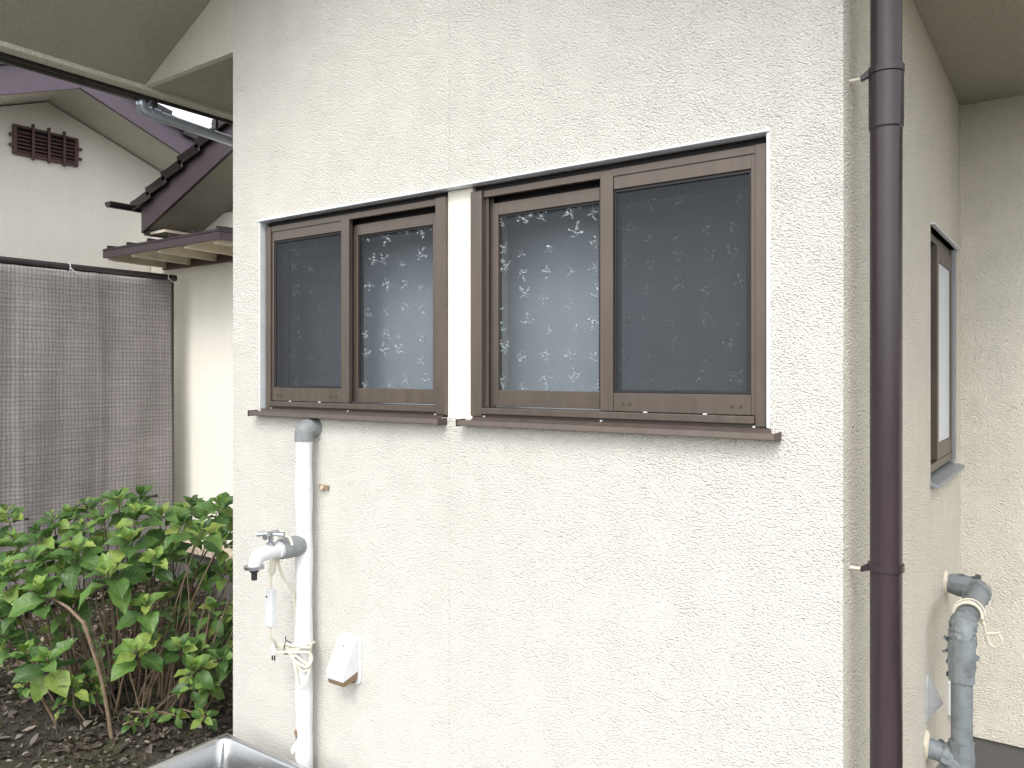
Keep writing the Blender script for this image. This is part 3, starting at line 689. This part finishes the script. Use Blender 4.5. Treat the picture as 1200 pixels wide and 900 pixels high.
# ------------------------------------------------------------------ rear wing: wall, verge roof with stepped tiles, canopy
RW = root('rear_house', (-5.5, 2.2, -.4), 'cream rear house with tiled verge roof and small canopy behind the bush', 'house')
part('wall', MB().box(-7.58, XL-.002, 2.17, 2.32, -.5, 3.12), 'stucco_far', RW)
sl_ = .396
def rz(x, dz=0): return 2.91+sl_*(x+6.84)+dz
yv = 1.65
part('bargeboard', MB().prism([(-6.84,yv,rz(-6.84)),(-4.2,yv,rz(-4.2)),(-4.2,yv,rz(-4.2,.245)),(-6.84,yv,rz(-6.84,.245))], (0,.03,0)), 'barge_dark', RW, bevel=.003)
part('verge_soffit', MB().prism([(-6.80,yv+.031,rz(-6.80,.02)),(-4.2,yv+.031,rz(-4.2,.02)),(-4.2,yv+.031,rz(-4.2,.08)),(-6.80,yv+.031,rz(-6.80,.08))], (0,.70,0)), 'stucco_eave_shade', RW)
part('eave_fascia', MB().box(-6.85, -6.801, yv+.031, 3.6, 2.895, 3.14), 'barge_dark', RW)
part('eave_soffit', MB().box(-6.80, -6.56, yv+.06, 2.0, 2.902, 2.925), 'rafter', RW)
part('roof', MB().prism([(-6.90,yv-.01,rz(-6.90,.25)),(-4.2,yv-.01,rz(-4.2,.25)),(-4.2,yv-.01,rz(-4.2,.275)),(-6.90,yv-.01,rz(-6.90,.275))], (0,2.4,0)), 'roof_dark', RW)
# verge tiles, one object each
ang = math.atan(sl_)
def tile_mesh(name, L=.32, Wd=.34, th=.036):
    mb = MB()
    prof = [(0,-.006),(.012,-.012),(L,0),(L,th*.7),(.02,th),(0,th*.6)]
    mb.prism([(a, 0, b) for a, b in prof], (0, Wd, 0))
    mb.prism([(.0,-.012,-.055),(L,-.012,-.075),(L,-.012,.0),(.0,-.012,th*.9)], (0,.014,0))       # verge skirt
    me = bpy.data.meshes.new(name); me.from_pydata([tuple(v) for v in mb.v], [], mb.f); me.materials.append(M['tile'])
    bm = bmesh.new(); bm.from_mesh(me); bmesh.ops.recalc_face_normals(bm, faces=bm.faces); bm.to_mesh(me); bm.free()
    return me
tme = tile_mesh('roof_tile')
def put_tile(parent, loc, rot):
    o = bpy.data.objects.new('roof_tile', tme); col.objects.link(o); o.parent = parent
    o.location = Vector(loc)-BASE[parent.name]; o.rotation_euler = rot
    mo = o.modifiers.new('bevel', 'BEVEL'); mo.width = .006; mo.segments = 2
    return o
st = .265*math.cos(ang)
for i in range(11):
    x = -6.94+i*st
    for r in range(2):
        put_tile(RW, (x, yv-.035+r*.345, rz(x, .292)), (0, -ang+R(4.0), 0))
# gutter on the rear eave
part('gutter', half_gutter(-6.96, 1.42, 3.4, 3.165, .050), 'gutter', RW, smooth=True)
part('gutter_end', MB().prism([(-6.96+.052*c, 1.412, 3.165+.052*s) for c, s in sec], (0,.010,0)), 'gutter', RW)
# canopy above the door
cx0, cx1, cy0, cy1 = -7.30, -5.52, 1.56, 2.168
def cz(y): return 2.775+(y-cy0)*.03
part('canopy_roof', MB().prism([(cx0,cy0-.02,cz(cy0-.02)),(cx0,cy1,cz(cy1)),(cx0,cy1,cz(cy1)+.02),(cx0,cy0-.02,cz(cy0-.02)+.02)], (cx1-cx0,0,0)), 'roof_dark', RW)
part('canopy_fascia', MB().box(cx0, cx1, cy0-.018, cy0+.006, 2.712, 2.772), 'barge_dark', RW, bevel=.002)
part('canopy_fascia', MB().prism([(cx1-.024,cy0+.007,2.712),(cx1-.024,cy1,2.712),(cx1-.024,cy1,2.79),(cx1-.024,cy0+.007,2.772)], (.024,0,0)), 'barge_dark', RW, bevel=.002)
part('canopy_boarding', MB().prism([(cx0+.01,cy0+.008,cz(cy0)-.014),(cx0+.01,cy1-.001,cz(cy1)-.014),(cx0+.01,cy1-.001,cz(cy1)-.002),(cx0+.01,cy0+.008,cz(cy0)-.002)], (cx1-cx0-.04,0,0)), 'rafter', RW)
for i in range(5):
    x = cx0+.03+i*(cx1-cx0-.14)/4
    part('canopy_rafter', MB().prism([(x,cy0+.012,2.690),(x,cy1-.002,2.680),(x,cy1-.002,cz(cy1)-.016),(x,cy0+.012,cz(cy0)-.016)], (.042,0,0)), 'rafter', RW)
part('canopy_ledger', MB().box(cx0, cx1-.03, cy1-.045, cy1, 2.665, 2.740), 'vent_wood', RW)
for i in range(6):
    x = cx0+.05+i*(cx1-cx0-.1)/5
    part('canopy_seam', MB().prism([(x-.012,cy0,cz(cy0)+.021),(x-.012,cy1-.01,cz(cy1-.01)+.021),(x-.012,cy1-.01,cz(cy1-.01)+.05),(x-.012,cy0,cz(cy0)+.05)], (.024,0,0)), 'roof_dark', RW)
# step of pale bricks at the foot of the rear wall
BS = root('brick_step', (-6.1, 1.95, -.35), 'low step edged with pale bricks behind the bush beside the house corner', 'step')
part('step_core', MB().box(-6.75, -5.2, 1.93, 2.165, -.5, .055), 'plinth', BS)
for i in range(14):
    x = -6.75+i*.112
    part('brick', MB().box(x+.005, x+.107, 1.86, 2.06, .058, .118), 'brick', BS, bevel=.006)

# ------------------------------------------------------------------ neighbour's gable house on the left
NH = root('neighbour_house', (-7.6, 1.2, -.3), 'neighbouring cream gable house with purple-brown bargeboards and lattice vent', 'house')
nxw, nxv, ny, nz = -7.60, -7.0, 1.2, 4.11
ns = .378
def nzz(y, dz=0): return nz-ns*abs(y-ny)+dz
wt = 4.11
mb = MB().prism([(nxw,-2.2,-.5),(nxw,4.0,-.5),(nxw,4.0,wt-ns*2.8),(nxw,ny,wt),(nxw,-2.2,wt-ns*3.4)], (-.15,0,0))
part('gable_wall', mb, 'stucco_far', NH)
for sgn, y1 in ((-1, -2.7), (1, 4.4)):
    a = ny+sgn*.001
    part('bargeboard', MB().prism([(nxv,a,nzz(a)),(nxv,y1,nzz(y1)),(nxv,y1,nzz(y1,.235)),(nxv,a,nzz(a,.235))], (-.03,0,0)), 'barge', NH, bevel=.003)
    part('verge_soffit', MB().prism([(nxv-.031,a,nzz(a,.015)),(nxv-.031,y1,nzz(y1,.015)),(nxv-.031,y1,nzz(y1,.06)),(nxv-.031,a,nzz(a,.06))], (-.62,0,0)), 'stucco_side', NH)
    part('roof', MB().prism([(nxv+.02,a,nzz(a,.24)),(nxv+.02,y1+sgn*.05,nzz(y1+sgn*.05,.24)),(nxv+.02,y1+sgn*.05,nzz(y1+sgn*.05,.262)),(nxv+.02,a,nzz(a,.262))], (-6,0,0)), 'roof_dark', NH)
    na = math.atan(ns)
    for i in range(13):
        y = y1+sgn*.04-sgn*(i*.235*math.cos(na))
        if (y-ny)*sgn < .02: break
        # tiles lie along y; local x runs up the slope
        q = -math.pi/2 if sgn > 0 else math.pi/2
        e = Matrix.Rotation(q, 4, 'Z') @ Matrix.Rotation(-na+R(6.5), 4, 'Y')
        o = put_tile(NH, (nxv+.03 if sgn > 0 else nxv-.31, y, nzz(y, .30)), e.to_euler())
        if sgn > 0: o.location.x = nxv+.03-BASE[NH.name].x-.0; o.scale = (1, -1, 1)
part('ridge_tile', MB().tube([(nxv+.03,ny,nz+.29),(nxv-6,ny,nz+.29)], .07, 14), 'tile', NH, smooth=True)
# bargeboard joint cover
part('joint_strip', MB().box(nxv+.001, nxv+.006, ny-.05, ny+.05, nz+.05, nz+.20), 'barge', NH)
# lattice vent
vy0, vy1, vza, vzb = .90, 1.455, 3.575, 3.835
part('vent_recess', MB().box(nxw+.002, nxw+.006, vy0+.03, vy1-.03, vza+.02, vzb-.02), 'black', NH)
vt = part('gable_vent', MB().box(nxw+.006, nxw+.034, vy0, vy0+.03, vza, vzb).box(nxw+.006, nxw+.034, vy1-.03, vy1, vza, vzb).box(nxw+.006, nxw+.034, vy0+.03, vy1-.03, vza, vza+.022).box(nxw+.006, nxw+.034, vy0+.03, vy1-.03, vzb-.022, vzb), 'vent_wood', NH, bevel=.002)
for i in range(6):
    z = vza+.040+i*.033
    part('slat', MB().prism([(nxw+.010,vy0+.03,z),(nxw+.030,vy0+.03,z-.012),(nxw+.030,vy0+.03,z-.001),(nxw+.010,vy0+.03,z+.012)], (0,vy1-vy0-.06,0)), 'vent_wood', vt)
for f in (.28, .52, .76):
    y = vy0+f*(vy1-vy0); part('bar', MB().box(nxw+.035, nxw+.055, y-.011, y+.011, vza-.03, vzb+.03), 'vent_wood', vt, bevel=.002)
for z in (vza+.075, vza+.165):
    for ya, yb in ((vy0-.032, vy0-.001), (vy1+.001, vy1+.032)):
        part('bar', MB().box(nxw+.020, nxw+.0345, ya, yb, z-.011, z+.011), 'vent_wood', vt)

# ------------------------------------------------------------------ shade net on its pole frame
NX = -6.9
SN = root('shade_net', (NX, .3, -.3), 'brown woven shade net hung from a dark pole frame along the neighbour', 'screen')
mb = MB(); y0, y1, z0, z1 = -2.3, 1.955, -.22, 2.515
ny_, nz_ = 240, 44
def fold(y, z):
    h = (z1-z)/(z1-z0)
    f = .018*math.sin(y*7.3+1.1*math.sin(z*.9))+.013*math.sin(y*15.7+2+.8*math.sin(z*1.6+y))+.010*noise.noise(Vector((y*3, z*1.2, 4)))
    f += .014*math.exp(-((y-1.27-.05*math.sin(z*1.3))/.035)**2)
    f += .012*math.exp(-((y-.72+.07*math.sin(z*1.1))/.03)**2)
    sag = .012*abs(math.sin(y*math.pi/.62))
    return f*1.4*(.25+.75*h), sag*(1-h)
for j in range(nz_+1):
    for i in range(ny_+1):
        y = y0+(y1-y0)*i/ny_; z = z0+(z1-z0)*j/nz_
        f, sg = fold(y, z); mb.v.append(Vector((NX+.035+f, y, z-sg)))
mb.f = [(j*(ny_+1)+i, j*(ny_+1)+i+1, (j+1)*(ny_+1)+i+1, (j+1)*(ny_+1)+i) for j in range(nz_) for i in range(ny_)]
cl = part('net_cloth', mb, 'net', SN, smooth=True)
so_ = cl.modifiers.new('solid', 'SOLIDIFY'); so_.thickness = .002
part('top_pole', MB().tube([(NX,-2.4,2.545),(NX,2.02,2.545)], .030, 14), 'gutter', SN, smooth=True)
for y in (-2.2, 1.985):
    part('post', MB().tube([(NX-.02,y,-.4),(NX-.02,y,2.56)], .026, 12), 'gutter', SN, smooth=True)
for y in (-1.3, -.1, .42, 1.05, 1.93):
    t = part('tie', MB().tube([(NX+.034*math.cos(R(a)), y, 2.545+.036*math.sin(R(a))) for a in range(0, 361, 30)], .004, 6), 'white_plastic' if y in (1.05, 1.93) else 'gutter', SN)
    part('tie_tail', MB().tube([(NX+.035,y,2.535),(NX+.050,y+.015,2.515),(NX+.055,y+.05,2.487)], .0035, 6), 'white_plastic' if y in (1.05, 1.93) else 'gutter', t)

# ------------------------------------------------------------------ stainless sink in the foreground
SK = root('outdoor_sink', (-2.6, -.38, -.45), 'stainless steel sink at the foot of the tap, only its corner in view', 'sink')
def rrect(x0, x1, y0, y1, r, z, n=8):
    out = []
    for cx_, cy_, a0 in ((x1-r, y0+r, -90), (x1-r, y1-r, 0), (x0+r, y1-r, 90), (x0+r, y0+r, 180)):
        for i in range(n+1):
            a = R(a0+90*i/n); out.append(Vector((cx_+r*math.cos(a), cy_+r*math.sin(a), z)))
    return out
sx0, sx1, sy0, sy1, rim = -3.0, -2.16, -.66, -.127, .10
def loft(loops, close=True):
    mb = MB(); n = len(loops[0])
    for L in loops: mb.v += L
    for k in range(len(loops)-1):
        for i in range(n): mb.f.append((k*n+i, k*n+(i+1) % n, (k+1)*n+(i+1) % n, (k+1)*n+i))
    if close: mb.f.append(tuple(range((len(loops)-1)*n, len(loops)*n)))
    return mb
lo = [rrect(sx0, sx1, sy0, sy1, .012, rim-.030), rrect(sx0, sx1, sy0, sy1, .012, rim-.003), rrect(sx0+.003, sx1-.003, sy0+.003, sy1-.003, .012, rim),
      rrect(sx0+.020, sx1-.020, sy0+.020, sy1-.020, .045, rim), rrect(sx0+.026, sx1-.026, sy0+.026, sy1-.026, .05, rim-.004), rrect(sx0+.030, sx1-.030, sy0+.030, sy1-.030, .055, rim-.014),
      rrect(sx0+.045, sx1-.045, sy0+.045, sy1-.045, .06, rim-.16), rrect(sx0+.06, sx1-.06, sy0+.06, sy1-.06, .06, rim-.178), rrect(sx0+.10, sx1-.10, sy0+.10, sy1-.10, .05, rim-.185)]
part('basin', loft(lo), 'steel', SK, smooth=True)
part('drain', MB().tube([(-2.58,-.39,rim-.1845),(-2.58,-.39,rim-.181)], .045, 24), 'chrome', SK, smooth=True)
for x in (sx0+.03, sx1-.03):
    for y in (sy0+.03, sy1-.03):
        part('leg', MB().tube([(x,y,-.46),(x,y,rim-.031)], .016, 12), 'steel', SK, smooth=True)

# ------------------------------------------------------------------ hydrangea
CF, CS = .5818, .8133
def cpt(px, py, t):                               # a spot in the garden given by bearing and distance
    u = (px-600)/930
    return Vector((t*(-CF+CS*u), t*(CS+CF*u)-2.2, 1.65+t*(438-py)/930))
HB = root('hydrangea_bush', (-5.0, .5, -.40), 'leafy green hydrangea with bare brown stems between the net and the house corner', 'bush')
hr = random.Random(23)
def leaf_geo(L=1.0, curl=.25, fold=.25, wid=.60, nu=8, ph=0.0):
    """unit leaf along +x, face up; returns verts, faces, uvs"""
    vs_, fs, uv = [], [], []
    prof = [.06, .40, .74, .94, 1.0, .93, .74, .42, 0.04]
    for i in range(nu+1):
        u = i/nu; x = u
        z0 = curl*(-(u**2))*.9+.10*math.sin(u*2.2)
        for k in (-1, -.5, 0, .5, 1):
            yv_ = k*.5*wid*prof[i]*(1+.05*(-1)**i*abs(k))
            wv = .055*math.sin(i*1.9+ph+k*2.2)*abs(k)+.018*math.sin(i*3.1+ph)*(1-abs(k))
            vs_.append(Vector((x*L, (yv_+.03*math.sin(u*3+ph))*L, (z0+fold*abs(yv_)*.9+wv*prof[i])*L))); uv.append((u, .5+k*.5*max(prof[i], .05)))
    for i in range(nu):
        for k in range(4):
            a = i*5+k; fs.append((a, a+5, a+6, a+1))
    return vs_, fs, uv
def leaf_mesh(name, geo, mat='leaf'):
    vs_, fs, uv = geo
    me = bpy.data.meshes.new(name); me.from_pydata([tuple(v) for v in vs_], [], fs)
    ul = me.uv_layers.new(name='UVMap')
    for lp in me.loops: ul.data[lp.index].uv = uv[lp.vertex_index]
    for p in me.polygons: p.use_smooth = True
    me.materials.append(M[mat]); return me
geos = [leaf_geo(1, c, f, w_, 8, p_) for c, f, w_, p_ in ((.12,.45,.62,0),(.30,.35,.68,1.3),(.50,.25,.64,2.6),(.05,.6,.60,3.9),(.40,.5,.72,5.1),(.22,.4,.56,.7),(.65,.3,.66,1.9))]
NG = len(geos)
lmes = [leaf_mesh('leaf', g_) for g_ in geos]+[leaf_mesh('leaf', g_, 'leaf_young') for g_ in geos]

tips = [(140,582,5.1,1),(160,600,4.9,1),(122,608,5.3,.9),(190,602,5.1,1),(213,612,4.9,.9),(240,598,5.2,1),(258,590,5.0,1),(62,606,5.0,.8),(44,622,4.9,.9),(18,632,5.0,1),
        (80,602,5.1,.8),(98,618,4.9,.9),(36,650,4.7,.9),(12,668,4.7,1),(48,690,4.6,1.15),(20,700,4.7,1.1),(88,642,4.7,1),(112,640,4.9,.9),(150,632,4.8,1),(126,668,4.55,1.15),(180,655,4.8,1),(202,645,4.9,.9),
        (236,620,4.6,.9),(262,628,4.9,.9),(85,705,4.8,.9),(170,708,4.6,1),(148,668,5.0,.8),(160,760,4.45,1.05),(55,772,4.45,1.1),(32,762,4.6,.8),(85,803,4.5,.75),(100,790,4.7,.7),(212,757,4.6,.75),(230,760,4.7,.7),(228,780,4.5,.8),(243,800,4.6,.7),
        (262,770,4.7,.7),(225,805,4.4,.6),(268,668,5.1,.8),(136,700,5.0,.6),(232,668,5.2,.8),(190,630,5.3,.9),(165,580,5.4,.9),(100,590,5.4,.8),(268,605,5.3,.9),(-15,640,4.9,1),(-20,690,4.8,1),(-10,720,4.8,.9),(225,590,5.4,.9),
        (205,690,5.2,.7),(115,810,4.7,.6),(240,840,4.5,.6),(60,640,5.0,.9),(75,665,4.8,.9),(250,730,5.2,.6),(8,600,5.3,.9),(285,600,5.2,1),(295,640,5.1,1),(290,700,5.0,.9),(300,760,5.0,.8),(175,835,4.6,.4),(155,845,4.5,.4),(118,752,4.8,.6),(195,740,4.9,.6),(250,712,4.9,.7),(28,802,4.6,.55),(70,825,4.6,.5),(205,838,4.6,.5),(130,780,5.0,.55),(5,745,4.8,.9),(70,735,5.0,.8),(265,740,5.0,.8),(215,715,5.1,.7)]
leaves = []
for (px, py, t, s) in tips:
    tip = cpt(px, py, t)
    bu = 120+(px-120)*.50+hr.uniform(-14, 14); bt = t+.15+hr.uniform(-.15, .35)
    bp = cpt(bu, 830, bt); bp.z = ground_z(bp.x, bp.y)-.02
    bend = (tip-bp); mid = bp.lerp(tip, .5)+Vector((hr.uniform(-.06, .06), hr.uniform(-.06, .06), .04))
    ax = (tip-mid).normalized()
    rr = hr.uniform(.0065, .0105)
    part('stem', MB().tube(smooth_path([bp, bp.lerp(mid, .55)+Vector((hr.uniform(-.02,.02), hr.uniform(-.02,.02), 0)), mid, tip], 3), [rr*(1-.06*k) for k in range(10)], 6), hr.choice(['stem', 'stem', 'stem_dark']), HB, smooth=True)
    axis_ = (ax*.6+Vector((.10, -.30, .75))).normalized()
    u_ = axis_.orthogonal().normalized(); v_ = axis_.cross(u_)
    a0 = hr.uniform(0, 6.28); npair = 6 if s > .65 else 4
    for pr_ in range(npair):
        h = -.020*(npair-1-pr_)*s
        el_ = R(hr.uniform(-28, 8) + pr_*hr.uniform(12, 17)); L = s*(.155, .166, .152, .122, .09, .06)[pr_ + (6-npair)]*hr.uniform(.85, 1.12)
        for sd_ in (0, 1):
            a = a0+pr_*math.pi/2+sd_*math.pi+hr.uniform(-.3, .3)
            d = (u_*math.cos(a)+v_*math.sin(a))*math.cos(el_)+axis_*math.sin(el_)
            d.normalize()
            yax = axis_.cross(d).normalized(); 
            if yax.length < .5: continue
            zax = d.cross(yax).normalized()
            rollm = Matrix.Rotation(hr.uniform(-.35, .35), 3, d)
            yax = rollm @ yax; zax = rollm @ zax
            m = Matrix((d, yax, zax)).transposed().to_4x4()
            m = Matrix.Translation(tip+axis_*h+d*.012) @ m @ Matrix.Scale(L, 4)
            leaves.append((t-(.4 if s > .9 else 0)+hr.uniform(0, .05), m, hr.randrange(NG)+(NG if pr_ >= npair-2 else 0)))
leaves.sort(key=lambda q: q[0])
inv = Matrix.Translation(-BASE[HB.name])
for _, m, k in leaves[:300]:
    o = bpy.data.objects.new('leaf', lmes[k]); col.objects.link(o); o.parent = HB; o.matrix_local = inv @ m
def joined_leaves(name, items, gs, mat, parent, base):
    V, Fc, UV, SHD = [], [], [], []
    for m, k in items:
        b = len(V); vs_, fs, uv = gs[k % len(gs)]; s_ = hr.random()
        V += [tuple((m @ v)-base) for v in vs_]; Fc += [tuple(i+b for i in f) for f in fs]; UV += uv; SHD += [s_]*len(vs_)
    me = bpy.data.meshes.new(name); me.from_pydata(V, [], Fc)
    ul = me.uv_layers.new(name='UVMap'); at = me.attributes.new('shade', 'FLOAT', 'POINT')
    for lp in me.loops: ul.data[lp.index].uv = UV[lp.vertex_index]
    at.data.foreach_set('value', SHD)
    for p in me.polygons: p.use_smooth = True
    me.materials.append(M[mat]); o = bpy.data.objects.new(name, me); col.objects.link(o); o['kind'] = 'stuff'
    if parent: o.parent = parent
    return o
joined_leaves('foliage', [(m, k) for _, m, k in leaves[300:]], geos, 'leaf', HB, BASE[HB.name])
# bare stems filling the inside
for i in range(95):
    px = hr.uniform(70, 300); t = hr.uniform(4.75, 5.6)
    bp = cpt(px*.55+80, 835, t); bp.z = ground_z(bp.x, bp.y)-.02
    tp = cpt(px+hr.uniform(-25, 25), hr.uniform(640, 760), t+hr.uniform(-.25, .2))
    md = bp.lerp(tp, .5)+Vector((hr.uniform(-.05, .05), hr.uniform(-.05, .05), .02)); rr = hr.uniform(.003, .0085)
    part('stem', MB().tube(smooth_path([bp, md, tp], 4), [rr*(1-.07*k) for k in range(9)], 6), hr.choice(['stem', 'stem_dark', 'stem_dark']), HB, smooth=True)
# the one thick pruned stem
p0 = cpt(132, 838, 4.5); p0.z = ground_z(p0.x, p0.y)-.02; p1 = cpt(98, 728, 4.42)
part('stem', MB().tube(smooth_path([p0, cpt(120, 800, 4.46), cpt(108, 760, 4.43), p1], 4), [.011]*8+[.0105]*3+[.015, .012], 10), 'stem', HB, smooth=True, label='thick pruned stem')
part('stem', MB().tube([cpt(98, 730, 4.42), cpt(80, 712, 4.5), cpt(60, 700, 4.6)], [.009, .008, .006], 8), 'stem', HB, smooth=True)

# ------------------------------------------------------------------ litter, twigs and moss on the soil
lg = []
for c, w_ in ((.3, .5), (-.4, .6), (.6, .35)):
    vs_, fs, uv = [], [], []
    for i in range(4):
        u = i/3
        for k in (-1, 0, 1): vs_.append(Vector((u, k*.5*w_*(.15, 1, .9, .1)[i], c*(u-.5)**2+.25*abs(k)*w_*(.2, 1, .9, .1)[i]))); uv.append((u, .5+k*.5))
    for i in range(3):
        for k in range(2): a = i*3+k; fs.append((a, a+3, a+4, a+1))
    lg.append((vs_, fs, uv))
items = []
for i in range(16000):
    x, y = hr.uniform(-7.2, -3.0), hr.uniform(-1.8, 2.0)
    if x > -3.18 and y > -.05: continue
    dd = noise.noise(Vector((x*1.1, y*1.1, 9)))
    if dd < -.25 and hr.random() < .6: continue
    s_ = hr.choice([.02, .03, .04, .05, .07])*hr.uniform(.7, 1.2)
    m = Matrix.Translation((x, y, ground_z(x, y)+.006+hr.random()*.012)) @ Matrix.Rotation(hr.uniform(0, 6.28), 4, 'Z') @ Matrix.Rotation(hr.gauss(0, .35), 4, 'X') @ Matrix.Rotation(hr.gauss(0, .3), 4, 'Y') @ Matrix.Scale(s_, 4)
    items.append((m, hr.randrange(3)))
o = joined_leaves('leaf_litter', items, lg, 'litter', None, Vector((0, 0, 0)))
o['label'] = 'brown dead leaves scattered on the soil under the bush'; o['category'] = 'leaf litter'
gb = ([Vector((0, -.5, 0)), Vector((0, .5, 0)), Vector((.25, .3, .6)), Vector((.25, -.3, .6)), Vector((.6, 0, 1))], [(0, 1, 2, 3), (3, 2, 4)], [(0, 0)]*5)
items = []
for i in range(16000):
    x, y = hr.uniform(-7.2, -3.3), hr.uniform(-1.8, 2.0)
    if noise.noise(Vector((x*.9+5, y*.9, 2))) + (-.35 if x > -4.6 else .15) < hr.uniform(-.1, .35): continue
    s_ = hr.uniform(.02, .06)
    m = Matrix.Translation((x, y, ground_z(x, y)-.003)) @ Matrix.Rotation(hr.uniform(0, 6.28), 4, 'Z') @ Matrix.Diagonal((s_, .006, s_*.8, 1))
    items.append((m, 0))
o = joined_leaves('ground_moss', items, [gb], 'grass', None, Vector((0, 0, 0)))
o['label'] = 'short moss and grass blades on the soil left of the bush'; o['category'] = 'grass'
